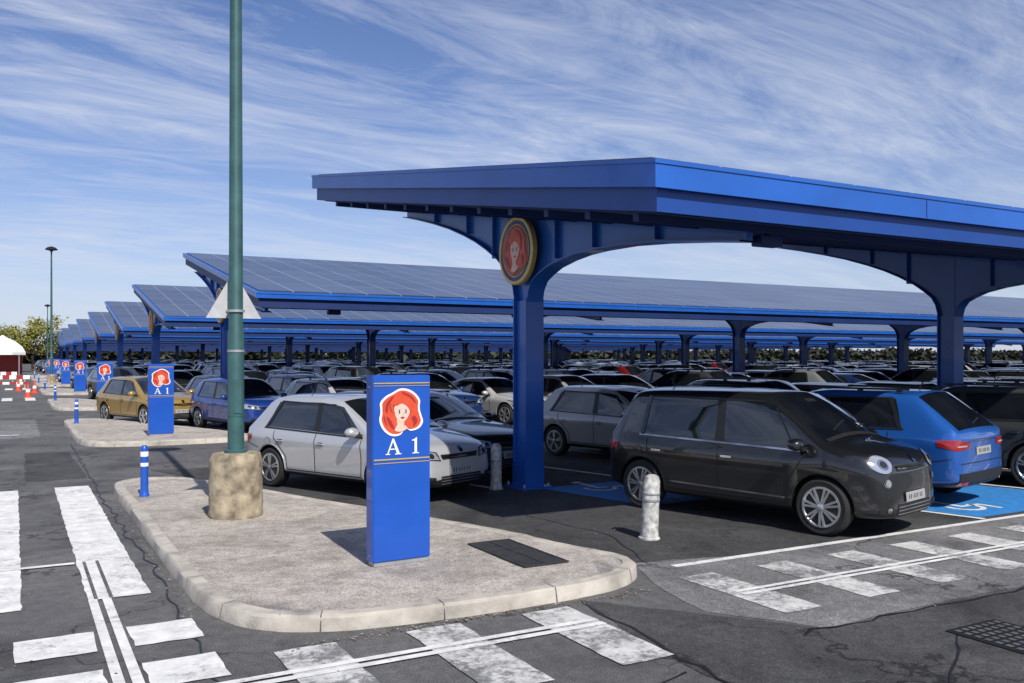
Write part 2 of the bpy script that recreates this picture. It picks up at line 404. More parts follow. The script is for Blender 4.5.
# ------------------------------------------------------------------ solar carports
XS = 5.3; XL = 112; YC = 12.3
def make_carport(zlow, zhigh, T1, T2, gut):
    SL = (zhigh-zlow)/11.2
    def ztop(u): return zlow+(u+5.6)*SL
    def zsof(u): return ztop(u)-T2
    bm = bmesh.new()
    def slab(x0, x1, u0, u1, t0, t1, mat):
        vs = []
        for x in (x0, x1):
            for u in (u0, u1):
                for t in (t0, t1): vs.append(bm.verts.new((x, u, ztop(u)-t)))
        idx = [(0, 1, 3, 2), (4, 6, 7, 5), (0, 4, 5, 1), (2, 3, 7, 6), (0, 2, 6, 4), (1, 5, 7, 3)]
        for q in idx:
            f = bm.faces.new([vs[i] for i in q]); f.material_index = mat
    x0, x1 = 0, XL-XS
    slab(x0, x1, -5.6, 5.6, .0, .04, 0)
    slab(x0+.012, x1-.012, -5.588, 5.588, .042, T1, 0)
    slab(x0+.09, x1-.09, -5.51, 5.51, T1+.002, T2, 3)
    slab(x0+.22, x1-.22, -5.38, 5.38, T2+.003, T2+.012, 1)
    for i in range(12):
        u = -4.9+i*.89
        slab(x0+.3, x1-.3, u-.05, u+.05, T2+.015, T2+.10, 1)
    for x in range(4, int(x1), 4):
        u = -5.6
        vs = [bm.verts.new(p) for p in ((x-.006, u+.009, ztop(u)-.05), (x+.006, u+.009, ztop(u)-.05), (x+.006, u+.009, ztop(u)-T1+.01), (x-.006, u+.009, ztop(u)-T1+.01))]
        f = bm.faces.new(vs); f.material_index = 1
    slab(x0+.12, x1-.12, -5.4, 5.5, -.03, -.006, 2)
    r = finish(bm, 'roof', [M_BLUE, M_BLUE_D, M_SOLAR, gut]); rme = r.data; bpy.data.objects.remove(r)
    bm = bmesh.new()
    prof = [(.2, 1.42), (.26, 1.2), (.36, 1.05), (.55, .93), (.8, .80), (1.2, .66), (1.6, .55), (2.05, .46), (2.7, .36), (3.4, .29), (4.2, .235), (4.95, .20)]
    def top(u): return zsof(u)-.035
    lower = [(-u, zsof(-u)-d+.02) for u, d in reversed(prof)]+[(u, zsof(u)-d+.02) for u, d in prof]
    L = len(lower)
    upper = [(u, top(u)) for u, _ in lower]
    A = [bm.verts.new((-.05, u, z)) for u, z in lower]; B = [bm.verts.new((-.05, u, z)) for u, z in upper]
    C = [bm.verts.new((.05, u, z)) for u, z in lower]; D = [bm.verts.new((.05, u, z)) for u, z in upper]
    for i in range(L-1):
        bm.faces.new((A[i], A[i+1], B[i+1], B[i])); bm.faces.new((C[i], D[i], D[i+1], C[i+1]))
        bm.faces.new((A[i], C[i], C[i+1], A[i+1])); bm.faces.new((B[i], B[i+1], D[i+1], D[i]))
    bm.faces.new((A[0], B[0], D[0], C[0])); bm.faces.new((A[-1], C[-1], D[-1], B[-1]))
    hw = .15
    A = [bm.verts.new((-hw, u, z-.018)) for u, z in lower]; B = [bm.verts.new((hw, u, z-.018)) for u, z in lower]
    C = [bm.verts.new((-hw, u, z+.0)) for u, z in lower]; D = [bm.verts.new((hw, u, z+.0)) for u, z in lower]
    for i in range(L-1):
        if lower[i][0] < 0 < lower[i+1][0]: continue
        bm.faces.new((A[i], A[i+1], B[i+1], B[i])); bm.faces.new((C[i], D[i], D[i+1], C[i+1]))
        bm.faces.new((A[i], C[i], C[i+1], A[i+1])); bm.faces.new((B[i], B[i+1], D[i+1], D[i]))
    # web stiffeners
    for u in (-3.4, -2.0, -1.0, 1.0, 2.0, 3.4):
        zl = min(lower, key=lambda q: abs(q[0]-u))[1]
        zt_ = top(u); box(bm, (0, u, (zl+zt_)/2+.01), (.26, .014, zt_-zl-.03), 0)
    zt = zsof(0)-1.40
    box(bm, (0, 0, zt/2+.02), (.22, .36, zt-.02), 0, bev=.012)
    box(bm, (0, 0, zt/2+.5), (.12, .30, zt+1.6), 0)
    for sy in (-1, 1): box(bm, (0, sy*.195, zt/2+.03), (.33, .024, zt-.0), 0)
    box(bm, (0, 0, .2), (.36, .44, .4), 0, bev=.02)
    box(bm, (0, 0, .02), (.55, .62, .04), 0)
    for sx in (-1, 1):
        for sy in (-1, 1): lathe(bm, [(.022, .04), (.022, .085)], 8, 1, c=(sx*.22, sy*.26, 0))
    c0 = finish(bm, 'column', [M_BLUE, M_STEEL], smooth=35); cme = c0.data; bpy.data.objects.remove(c0)
    return rme, cme, zsof

def portrait(parent, c, sc, facing='-Y', backing=True):
    bm = bmesh.new()
    def shape(pts, lay, mat):
        vs = [bm.verts.new((p[0]*sc, -.0025*lay, p[1]*sc)) for p in pts]
        f = bm.faces.new(vs); f.material_index = mat
        bmesh.ops.triangulate(bm, faces=[f])
    def ell(cx, cy, rx, ry, n=24, rot=0):
        o = []
        for i in range(n):
            a = 2*math.pi*i/n; x = rx*math.cos(a); y = ry*math.sin(a)
            o.append((cx+x*math.cos(rot)-y*math.sin(rot), cy+x*math.sin(rot)+y*math.cos(rot)))
        return o
    hair = spline([(-.45, .80), (.0, 1.0), (.5, .88), (.85, .52), (.84, .15), (.92, -.15), (1.0, -.45), (.82, -.72), (.45, -.82), (.2, -.72), (-.05, -.98), (-.45, -1.0), (-.80, -.75), (-.98, -.35), (-.92, .05), (-.95, .4), (-.72, .66)], 6)
    if backing:
        shape([(x*1.12, y*1.10) for x, y in hair], 1, 1)
    shape(hair, 2, 0)
    for st in ([(-.8, .1), (-.72, .45), (-.4, .76), (-.42, .66), (-.64, .32), (-.70, 0)], [(.05, .93), (.5, .75), (.76, .4), (.66, .46), (.42, .68), (.08, .85)],
               [(-.75, -.2), (-.6, -.6), (-.3, -.85), (-.42, -.6), (-.55, -.35)], [(.68, -.2), (.82, -.45), (.62, -.72), (.62, -.5), (.52, -.3)], [(-.88, -.1), (-.86, -.4), (-.7, -.66), (-.78, -.4)]):
        shape(spline(st, 4), 3, 4)
    shape(spline([(-.22, -.30), (.18, -.34), (.12, -.56), (.30, -.76), (-.02, -.92), (-.34, -.84), (-.2, -.58)], 5), 3.5, 2)
    face = [(-.36, .22), (-.34, -.05), (-.26, -.28), (-.06, -.46), (.12, -.45), (.30, -.28), (.42, -.02), (.44, .22), (.3, .44), (-.1, .5)]
    shape(spline(face, 5), 4.5, 2)
    shape(spline([(-.46, -.02), (-.42, .30), (-.22, .30), (.02, .40), (.30, .24), (.44, .02), (.54, .1), (.52, .5), (.15, .72), (-.3, .68), (-.58, .42)], 5), 5.5, 0)
    for ex, rx in ((-.13, .075), (.20, .068)):
        shape(ell(ex, .02, rx, .075, 14), 6.5, 1); shape(ell(ex+.01, .01, .042, .062, 12), 7.5, 3)
        shape(spline([(ex-.09, .07), (ex, .115), (ex+.09, .08), (ex, .09)], 3), 8, 3)
    shape(spline([(-.06, -.25), (.05, -.225), (.15, -.25), (.05, -.31)], 4), 6.5, 4)
    shape(ell(.08, -.12, .022, .012, 8), 6.5, 4)
    o = finish(bm, 'portrait', [M_RED, M_SWHITE, M_SKIN, M_SIGNNAVY, M_DRED], parent=parent)
    o.location = c
    if facing == '-X': o.rotation_euler = (0, 0, -math.pi/2)
    return o
def medallion(parent, c):
    bm = bmesh.new()
    lathe(bm, [(.55, .0), (.55, -.07), (.535, -.085), (.49, -.085), (.48, -.065)], 48, 0, axis='Y')
    lathe(bm, [(.478, -.02), (.478, -.070)], 48, 1, axis='Y')
    lathe(bm, [(.425, -.05), (.425, -.078)], 48, 0, axis='Y')
    lathe(bm, [(.41, -.05), (.41, -.082)], 48, 2, axis='Y')
    o = finish(bm, 'medallion', [M_GOLD, M_SIGNNAVY, M_PALE], smooth=30, parent=parent)
    o.location = c; o.rotation_euler = (0, 0, -math.pi/2)
    portrait(parent, (c[0]-.084, c[1], c[2]), .37, '-X', False)
cpA = make_carport(3.985, 5.82, .27, .50, M_BLUE_M)
cpB = make_carport(3.74, 5.86, .15, .40, M_BLUE_D)  # far rows: gutters use the dark soffit blue as painted-in shade
for n in range(14):
    e = empty('solar_carport', (0, YC+16*n, 0))
    roof_me, col_me, zsof = cpA if n == 0 else cpB
    inst('roof', roof_me, e, (XS, 0, 0))
    x = 7.23 if n == 0 else 5.75
    while x < min(XL-1, 30+30*(n+1)) and n < 11:
        inst('column', col_me, e, (x, .1, 0)); x += 10.75 if n == 0 else 10.6
    if n < 5: medallion(e, ((7.23 if n == 0 else 5.75)-.16, .1, 3.80 if n == 0 else 3.7))
    if n < 3:
        bm = bmesh.new(); box(bm, (7.6, -4.75, zsof(-4.75)-.19), (.35, .16, .12), 0, bev=.01); box(bm, (7.6, -4.75, zsof(-4.75)-.07), (.06, .06, .12), 0)
        finish(bm, 'junction_box', [M_BLUE_D], parent=e)

# ------------------------------------------------------------------ parking signs
def glyph(bm, pts, y, mat, ox, oz, s):
    vs = [bm.verts.new((ox+p[0]*s, y, oz+p[1]*s)) for p in pts]
    f = bm.faces.new(vs); f.material_index = mat
def sign_panel(parent):
    W, H, D = .60, 1.81, .16
    bm = bmesh.new()
    box(bm, (0, D/2, .02), (W-.04, D-.03, .04), 1)
    box(bm, (0, D/2, H/2+.02), (W, D, H-.04), 0, bev=.008)
    # side seams and screws of the sheet-metal casing
    for z in (.62, 1.24): box(bm, (0, D/2, z), (W+.003, D-.03, .004), 2)
    for z in (.1, .9, 1.7): box(bm, (-W/2, D/2, z), (.006, .014, .014), 1)
    finish(bm, 'panel', [M_SIGNBLUE, M_STEEL, M_SIGNNAVY], parent=parent)
    bm = bmesh.new()
    for z, h in ((H-.075, .010), (H-.10, .005), (H-.80, .012), (H-.835, .006)):
        box(bm, (0, -.003, z), (W-.02, .008, h), 0)
    finish(bm, 'gold_trim', [M_GOLD], parent=parent)
    portrait(parent, (-.01, -.004, H-.35), .205)
    bm = bmesh.new(); s = .155; zz = H-.755; y = -.006
    A = [[(.0, 0), (.3, 0), (.3, .06), (.0, .06)], [(.62, 0), (1.05, 0), (1.05, .06), (.62, .06)],
         [(.1, .06), (.18, .06), (.49, .80), (.46, 1.0)], [(.46, 1.0), (.54, 1.0), (.94, .06), (.74, .06), (.49, .8)], [(.27, .3), (.63, .3), (.60, .37), (.30, .37)]]
    for g in A: glyph(bm, g, y, 0, -.17, zz, s)
    One = [[(.05, 0), (.5, 0), (.5, .06), (.05, .06)], [(.19, .06), (.36, .06), (.36, 1.0), (.30, 1.0), (.19, .9)], [(.02, .80), (.19, .80), (.19, .90), (.02, .86)]]
    for g in One: glyph(bm, g, y, 0, .10, zz, s)
    finish(bm, 'lettering', [M_SWHITE], parent=parent)
for n in range(7):
    sign_panel(empty('parking_sign', (3.24, 7.96+16*n, .115), math.radians(2)))

# ------------------------------------------------------------------ lamp posts
def lamp(loc, h=10, first=False):
    e = empty('street_lamp', loc)
    bm = bmesh.new()
    prof = [(.32, 0), (.33, .05)]+[(.325-.01*i/10, .08+.064*i) for i in range(11)]+[(.29, .785), (.2, .80)]
    lathe(bm, prof, 40, 0)
    for v in bm.verts:
        v.co += Vector((random.uniform(-.009, .009), random.uniform(-.009, .009), random.uniform(-.010, .008)))
    finish(bm, 'concrete_base', [M_BLOCK], smooth=50, parent=e)
    bm = bmesh.new()
    lathe(bm, [(.14, .80), (.14, .83), (.10, .84), (.10, 2.3), (.088, 2.34), (.075, h*.6), (.055, h)], 20, 0)
    lathe(bm, [(.105, 1.25), (.105, 1.28)], 20, 0)
    box(bm, (0, -.098, 1.5), (.09, .02, .42), 0)
    for z in (2.05, 2.55): lathe(bm, [(.108, z), (.108, z+.03)], 20, 2)
    lathe(bm, [(.055, h), (.09, h+.02), (.12, h+.1)], 16, 0)
    lathe(bm, [(.12, h+.1), (.42, h+.16), (.44, h+.2), (.3, h+.34), (.08, h+.42)], 20, 1)
    finish(bm, 'pole', [M_POLE, M_BLACK, M_STEEL], smooth=40, parent=e)
    return e
l0 = lamp((2.42, 11.42, .11), 10)
lamp((2.42, 75.4, .0)); lamp((4.0, 139.4, 0), 9)
e = empty('yield_sign', (2.42, 11.42, .11))
bm = bmesh.new()
def tri(s, y0, y1, mat, dz=0):
    P = [(-.34*s, -.2*s), (.34*s, -.2*s), (0, .40*s)]
    a = [bm.verts.new((p[0], y0, 2.68+p[1]+dz)) for p in P]; b = [bm.verts.new((p[0], y1, 2.68+p[1]+dz)) for p in P]
    for q in ((a[0], a[1], a[2]), (b[2], b[1], b[0]), (a[0], b[0], b[1], a[1]), (a[1], b[1], b[2], a[2]), (a[2], b[2], b[0], a[0])):
        f = bm.faces.new(q); f.material_index = mat
tri(1, .115, .13, 0); tri(.9, .132, .136, 1)
box(bm, (0, .10, 2.58), (.20, .025, .03), 0)
finish(bm, 'panel', [simple('galvanised_sign_back', (.5, .51, .52), .5, .2, var=.12), M_RED], parent=e)

# ------------------------------------------------------------------ bollards
def bollard(name, loc, r, h, mats, bands, tilt=0):
    e = empty(name, loc); e.rotation_euler = (tilt, tilt*.6, 0)
    bm = bmesh.new()
    lathe(bm, [(r*1.25, -.02), (r*1.25, .015), (r*1.08, .03), (r, .1), (r*.97, h*.5), (r*.95, h-.07), (r*.8, h-.02), (r*.45, h)], 20, 0)
    for z0, z1 in bands:
        lathe(bm, [(r*1.03, z0), (r*1.04, z0+.004), (r*1.03, z1-.004), (r*1.02, z1)], 20, 1)
    finish(bm, 'post', mats, smooth=40, parent=e)
bollard('bollard', (6.39, 8.19, .005), .10, .74, [M_BOLL, M_STEEL], [(.44, .47), (.52, .54)], .04)
bollard('bollard', (6.67, 12.45, .005), .09, .72, [M_BOLL, M_STEEL], [(.44, .47)])
for n in range(0, 6):
    bollard('bollard', (1.62, 13.67+16*n, .12), .055, .72, [M_SIGNBLUE, M_SWHITE], [(.42, .47), (.56, .63)])

# ------------------------------------------------------------------ cars
def car_mesh(name, L, W, H, belt, cowl, nose, wb, wr, xA, xAr, xD, xDr, zb=.19, xBp=-.18, rails=False, clad=False, chrome=False, headz=None, spokes=5, fwheel=None, roundlamp=False, q3=False):
    h = W/2; F = L/2; R = -L/2
    xh = xA+.13
    rw = h*.74
    G = [
     (R, R+.02, R+.03, h*.80, None, zb+.10, .50, belt-.22, belt-.10, 0, belt-.05),
     (R+.06, R+.07, R+.08, h*.93, None, zb+.04, .50, belt-.14, belt-.02, 0, belt+.045),
     (R+.36, R+.30, xDr, h*.985, rw*.93, zb+.02, .52, belt-.10, belt+.035, H-.095, H-.03),
     (xD+.02, xD, xDr+.26, h, rw*.97, zb, .50, belt-.11, belt+.03, H-.055, H-.008),
     (xBp-.06, xBp-.05, xBp-.07, h, rw, zb, .48, belt-.13, belt+.005, H-.04, H),
     (xBp+.04, xBp+.04, xBp+.01, h, rw, zb, .48, belt-.13, belt, H-.04, H),
     (xA-.02, xA, xAr, h, rw*.96, zb, .50, belt-.15, belt-.025, H-.085, H-.03),
     (xh+.02, xh+.02, xh+.0, h*.995, None, zb, .52, cowl-.20, cowl-.07, 0, cowl+.0),
     ((xh+F-.2)/2, (xh+F-.2)/2, (xh+F-.2)/2, h*.985, None, zb, .52, cowl-.24, (cowl*.55+nose*.45)-.06, 0, (cowl*.55+nose*.45)+.02),
     (F-.22, F-.24, F-.22, h*.93, None, zb+.01, .50, nose-.16, nose-.05, 0, nose+.03),
     (F-.045, F-.08, F-.10, h*.79, None, zb+.03, .44, nose-.22, nose-.14, 0, nose-.06),
     (F, F-.03, F-.05, h*.6, None, zb+.08, .42, nose-.27, nose-.22, 0, nose-.16),
    ]
    bm = bmesh.new(); rings = []
    for (xl, xb, xr, w, wro, b0, zm, zs, zbelt, zr, zc) in G:
        if wro is None:
            rows = [(xl, 0, b0), (xl, .80*w, b0), (xl, .965*w, b0+.09), ((xl), .985*w, zm), (xb, 1.0*w, zs), (xb, .945*w, zbelt),
                    (xb*.5+xr*.5, .89*w, zbelt+.35*(zc-zbelt)), (xr, .82*w, zbelt+.62*(zc-zbelt)), (xr+(.05 if xr > 0 else -.0), .45*w, zbelt+.93*(zc-zbelt)), (xr+(.07 if xr > 0 else -.01), 0, zc)]
        else:
            k = .86
            rows = [(xl, 0, b0), (xl, .80*w, b0), (xl, .97*w, b0+.09), (xl, .975*w, zm), (xb, 1.0*w, zs), (xb, .93*w, zbelt),
                    (xb+(xr-xb)*k, wro+.045, zr-.07), (xr, wro-.035, zr), (xr+(.03 if xr > 0 else -.03), .55*wro, zc-.012), (xr+(.05 if xr > 0 else -.04), 0, zc)]
        half = [bm.verts.new(p) for p in rows]
        other = [half[0]]+[bm.verts.new((p[0], -p[1], p[2])) for p in rows[1:-1]]+[half[-1]]
        rings.append((half, other))
    n = len(G)
    cl = bm.edges.layers.float.new('crease_edge')
    for i in range(n-1):
        for side in (0, 1):
            a = rings[i][side]; b = rings[i+1][side]
            for r in range(9):
                q = (a[r], b[r], b[r+1], a[r+1]) if side else (a[r], a[r+1], b[r+1], b[r])
                f = bm.faces.new(q)
                m = 0
                if r <= 1: m = 2
                if r == 5 and i in (3, 5): m = 1
                if r == 5 and i == 4: m = 2
                if r == 5 and i == 2: m = 1 if q3 else 0
                if r in (7, 8) and i in (1, 6): m = 1
                f.material_index = m
    for ring in (rings[0], rings[-1]):
        a, b = ring
        for r in range(9):
            vs = [a[r], a[r+1], b[r+1], b[r]]
            u = []
            for v in vs:
                if v not in u: u.append(v)
            f = bm.faces.new(u); f.material_index = 2 if r <= 1 else 0
    def crease(v1, v2, c):
        e = bm.edges.get((v1, v2))
        if e: e[cl] = c
    for i in range(n-1):
        for side in (0, 1):
            a = rings[i][side]; b = rings[i+1][side]
            if 1 <= i <= 6: crease(a[5], b[5], .7)
            if 2 <= i <= 5: crease(a[6], b[6], .7); crease(a[7], b[7], .45)
            if 1 <= i <= 9: crease(a[4], b[4], .65)
            if 7 <= i <= 9: crease(a[7], b[7], .4)
            crease(a[2], b[2], .35)
    for i in (1, 2, 3, 4, 5, 6, 7):
        for side in (0, 1):
            a = rings[i][side]
            crease(a[5], a[6], .75)
            if i in (1, 2, 6, 7):
                for r in (6, 7, 8): crease(a[r], a[r+1], .75)
    bmesh.ops.recalc_face_normals(bm, faces=bm.faces)
    ob = finish(bm, 'tmp', CARM)
    s = ob.modifiers.new('s', 'SUBSURF'); s.levels = 2; s.render_levels = 2
    cb = bmesh.new()
    fx = fwheel if fwheel else wb/2
    wx = (fx, fx-wb)
    for x in wx:
        for sd in (-1, 1):
            y0 = sd*(h-.30); y1 = sd*(h+.2)
            lathe(cb, [(wr+.05, min(y0, y1)), (wr+.05, max(y0, y1))], 40, 2, axis='Y', c=(x, 0, wr))
    co = finish(cb, 'cut', CARM)
    bo = ob.modifiers.new('b', 'BOOLEAN'); bo.operation = 'DIFFERENCE'; bo.solver = 'EXACT'; bo.object = co
    dg = bpy.context.evaluated_depsgraph_get()
    me2 = bpy.data.meshes.new_from_object(ob.evaluated_get(dg))
    bpy.data.objects.remove(ob); bpy.data.objects.remove(co)
    bm = bmesh.new(); bm.from_mesh(me2)
    bvh = BVHTree.FromBMesh(bm)
    D = bmesh.new()
    def proj(P, d, off):
        loc, nor, idx, dist = bvh.ray_cast(Vector(P), Vector(d))
        if loc is None: return None
        if nor.dot(Vector(d)) > 0: nor = -nor
        return loc+nor*off
    def patch(fn, d, nu, nv, off, mat, maxl=.45):
        g = []
        for i in range(nu+1):
            g.append([proj(fn(i/nu, j/nv), d, off) for j in range(nv+1)])
        vv = [[D.verts.new(p) if p is not None else None for p in row] for row in g]
        for i in range(nu):
            for j in range(nv):
                q = [vv[i][j], vv[i+1][j], vv[i+1][j+1], vv[i][j+1]]
                if all(q):
                    ps = [v.co for v in q]
                    if max((ps[k]-ps[(k+1) % 4]).length for k in range(4)) < maxl:
                        f = D.faces.new(q); f.material_index = mat
    AX = {'S+': (0, -1, 0), 'S-': (0, 1, 0), 'F': (-1, 0, 0), 'R': (1, 0, 0)}
    def org(p, axis):
        if axis == 'S+': return (p[0], 3, p[1])
        if axis == 'S-': return (p[0], -3, p[1])
        if axis == 'F': return (4, p[0], p[1])
        return (-4, p[0], p[1])
    def quad(c, axis, off=.004, mat=2, nu=8, nv=6, maxl=.45):
        def fn(u, v):
            return org([c[0][k]*(1-u)*(1-v)+c[1][k]*u*(1-v)+c[2][k]*u*v+c[3][k]*(1-u)*v for k in (0, 1)], axis)
        patch(fn, AX[axis], nu, nv, off, mat, maxl)
    def disc(c, rx, rz, axis, off, mat, n=20, rings_=3):
        def fn2(u, v):
            v = .02+.98*v; a = u*2*math.pi; return org((c[0]+rx*v*math.cos(a), c[1]+rz*v*math.sin(a)), axis)
        patch(fn2, AX[axis], n, rings_, off, mat)
    def line(p, q, w, axis, mat=2, off=.0035, n=10):
        dx, dz = q[0]-p[0], q[1]-p[1]; l = math.hypot(dx, dz); nx, nz = -dz/l*w/2, dx/l*w/2
        quad([(p[0]-nx, p[1]-nz), (q[0]-nx, q[1]-nz), (q[0]+nx, q[1]+nz), (p[0]+nx, p[1]+nz)], axis, off, mat, n, 1)
    r_ = wr+.06
    fwx, rwx = wx
    for ax, sd in (('S+', 1), ('S-', -1)):
        zs0 = zb+.13
        xf = fwx-r_-.05
        xf = min(xf, xA-.02)
        line((xf, zs0), (xf+.02, .6), .014, ax); line((xf+.02, .6), (min(xA-.04, xf+.25), belt-.05), .014, ax)
        line((xBp+.0, zs0), (xBp, belt-.02), .014, ax)
        xr_ = rwx+r_*.3
        line((rwx+r_+.06, zs0), (rwx+r_+.03, .52), .014, ax); line((rwx+r_+.03, .52), (xr_, .80), .014, ax); line((xr_, .80), (xr_-.02, belt-.02), .014, ax)
        line((xf, zs0), (rwx+r_+.06, zs0), .016, ax, n=20)
        line((xD-.02, belt+.022), (xA-.02, belt-.032), .022, ax, 8 if chrome else 2, .006, 26)
        line((xDr+.3, H-.125), (xAr-.05, H-.145), .018, ax, 2, .005, 20)
        line((xD+.03, belt+.02), (xDr+.33, H-.13), .06, ax, 0 if q3 else 2, .008, 8)
        line((xA-.20, belt-.02), (xAr+.12, H-.22), .018, ax, 2, .006, 8)
        if chrome: line((xf-.02, .40), (rwx+r_+.1, .43), .022, ax, 8, .008, 20)
        line((fwx+r_*.75, .62), (F-.2, nose-.2), .010, ax); line((rwx-r_*.8, .62), (R+.12, .70), .010, ax)
        for hx in (xBp+.14, xr_+.16):
            p = proj((hx, 3*sd, belt-.17), (0, -sd, 0), .012)
            if p: box(D, p, (.17, .028, .028), 8 if chrome else 0, bev=.008)
            quad([(hx-.06, belt-.195), (hx+.06, belt-.195), (hx+.06, belt-.145), (hx-.06, belt-.145)], ax, .003, 2, 2, 2)
        if sd < 0:
            disc((rwx-.05, belt-.20), .075, .075, ax, .003, 2, 16, 1); disc((rwx-.05, belt-.20), .069, .069, ax, .006, 0, 16, 1)
        if clad:
            for x in wx:
                for k in range(18):
                    a0 = math.radians(-12+k*204/18); a1 = math.radians(-12+(k+1)*204/18)
                    ri, ro = wr+.048, wr+.110
                    quad([(x+ri*math.cos(a0), wr+ri*math.sin(a0)), (x+ro*math.cos(a0), wr+ro*math.sin(a0)), (x+ro*math.cos(a1), wr+ro*math.sin(a1)), (x+ri*math.cos(a1), wr+ri*math.sin(a1))], ax, .012, 2, 1, 1)
            quad([(fwx-r_, zb+.10), (rwx+r_, zb+.10), (rwx+r_, zb+.20), (fwx-r_, zb+.20)], ax, .010, 2, 14, 2)
        else:
            for x in wx:
                for k in range(18):
                    a0 = math.radians(-8+k*196/18); a1 = math.radians(-8+(k+1)*196/18)
                    ri, ro = wr+.047, wr+.068
                    quad([(x+ri*math.cos(a0), wr+ri*math.sin(a0)), (x+ro*math.cos(a0), wr+ro*math.sin(a0)), (x+ro*math.cos(a1), wr+ro*math.sin(a1)), (x+ri*math.cos(a1), wr+ri*math.sin(a1))], ax, .010, 0, 1, 1)
        hz = headz if headz else nose-.17
        if roundlamp:
            disc((sd*h*.70, nose-.11), .15, .105, 'F', .006, 2, 24, 4)
            disc((sd*h*.70, nose-.11), .14, .095, 'F', .011, 5, 24, 4)
            disc((sd*h*.70, nose-.11), .065, .055, 'F', .016, 8, 16, 2)
            disc((sd*h*.70, nose-.11), .04, .034, 'F', .021, 2, 12, 1)
            disc((sd*h*.68, nose-.32), .062, .050, 'F', .006, 8, 16, 2)
            disc((sd*h*.68, nose-.32), .046, .038, 'F', .011, 5, 16, 2)
        else:
            quad([(sd*h*.46, hz-.045), (sd*h*.93, hz+.0), (sd*h*.95, hz+.15), (sd*h*.52, hz+.08)], 'F', .006, 2, 12, 8)
            quad([(sd*h*.49, hz-.030), (sd*h*.92, hz+.01), (sd*h*.94, hz+.14), (sd*h*.55, hz+.068)], 'F', .010, 5, 12, 8)
            for cx_ in (.64, .80):
                disc((sd*h*cx_, hz+.03+(.035 if cx_ > .7 else 0)), .042, .036, 'F', .014, 8, 12, 1)
                disc((sd*h*cx_, hz+.03+(.035 if cx_ > .7 else 0)), .026, .022, 'F', .017, 2, 12, 1)
        quad([(sd*h*.58, .30), (sd*h*.80, .30), (sd*h*.80, .40), (sd*h*.60, .38)], 'F', .006, 2, 4, 4)
        disc((sd*h*.68, .35), .035, .03, 'F', .011, 8, 10, 1)
        tz = belt-.24
        quad([(sd*h*.50, tz+.03), (sd*h*.90, tz+.0), (sd*h*.90, tz+.15), (sd*h*.54, tz+.11)], 'R', .008, 6, 12, 6, .12)
        quad([(R+.085, tz+.01), (R+.28, tz+.06), (R+.30, tz+.14), (R+.085, tz+.15)], ax, .008, 6, 6, 3, .12)
        quad([(sd*h*.60, tz+.05), (sd*h*.86, tz+.05), (sd*h*.86, tz+.07), (sd*h*.62, tz+.07)], 'R', .012, 7, 6, 1, .12)
        quad([(sd*h*.60, .34), (sd*h*.82, .34), (sd*h*.82, .38), (sd*h*.60, .38)], 'R', .014, 6, 3, 1)
        s0 = bmesh.ops.create_uvsphere(D, u_segments=14, v_segments=10, radius=1)
        for v in s0['verts']:
            c = v.co
            v.co = Vector((xA-.10+c.x*.085+(0 if c.x > 0 else .03*c.x), sd*(h+.085)+c.y*.115, belt+.055+c.z*.075))
            for f in v.link_faces: f.material_index = 0
        box(D, (xA-.165, sd*(h+.085), belt+.057), (.012, .17, .10), 1)
        box(D, (xA-.08, sd*(h-.02), belt-.0), (.07, .12, .04), 2)
        if rails:
            box(D, ((xAr+xDr)/2+.05, sd*rw*.90, H-.005), (abs(xAr-xDr)-.1, .03, .03), 2 if not chrome else 8, bev=.01)
            for xx in (xAr-.1, (xAr+xDr)/2, xDr+.25): box(D, (xx, sd*rw*.90, H-.03), (.08, .028, .04), 2)
    quad([(-h*.42, nose-.20), (h*.42, nose-.20), (h*.45, nose-.125), (-h*.45, nose-.125)], 'F', .006, 2, 14, 3)
    line((-h*.42, nose-.162), (h*.42, nose-.162), .014, 'F', 8, .011, 14)
    quad([(-h*.52, zb+.06), (h*.52, zb+.06), (h*.48, zb+.20), (-h*.48, zb+.20)], 'F', .006, 2, 14, 3)
    for kk in (.09, .13, .17): line((-h*.48, zb+kk), (h*.48, zb+kk), .008, 'F', 4, .010, 12)
    quad([(-.26, zb+.215), (.26, zb+.215), (.26, zb+.325), (-.26, zb+.325)], 'F', .018, 7, 4, 2)
    for k in range(7):
        y = -.19+k*.05+(.02 if k > 1 else 0)+(.02 if k > 4 else 0)
        quad([(y, zb+.245), (y+.016, zb+.245), (y+.022, zb+.295), (y+.006, zb+.295)], 'F', .021, 2, 1, 1)
        quad([(y, belt-.29), (y+.016, belt-.29), (y+.022, belt-.24), (y+.006, belt-.24)], 'R', .013, 2, 1, 1)
    disc((0, nose-.07), .045, .045, 'F', .008, 8, 14, 1)
    quad([(-.26, belt-.32), (.26, belt-.32), (.26, belt-.21), (-.26, belt-.21)], 'R', .010, 7, 4, 2)
    quad([(-h*.82, zb+.12), (h*.82, zb+.12), (h*.82, zb+.26), (-h*.82, zb+.26)], 'R', .010, 2, 14, 3)
    quad([(-h*.52, belt-.13), (h*.52, belt-.13), (h*.52, belt-.115), (-h*.52, belt-.115)], 'R', .008, 8, 14, 1)
    line((-h*.8, belt-.42), (h*.8, belt-.42), .012, 'R', 2, .004, 14)
    line((-h*.35, H-.42 if H-.42 > belt+.1 else belt+.12), (h*.1, belt+.10), .014, 'R', 2, .012, 8)
    for sd in (-1, 1):
        def fn(u, v, sd=sd): return (xh+.05+u*(F-.35-xh), sd*(h*.80-.06*u)+v*.010, 4)
        patch(fn, (0, 0, -1), 12, 1, .004, 2)
    def fw(u, v): return (xh-.03+v*.05, -h*.74+u*h*1.48, 4)
    patch(fw, (0, 0, -1), 14, 1, .006, 2)
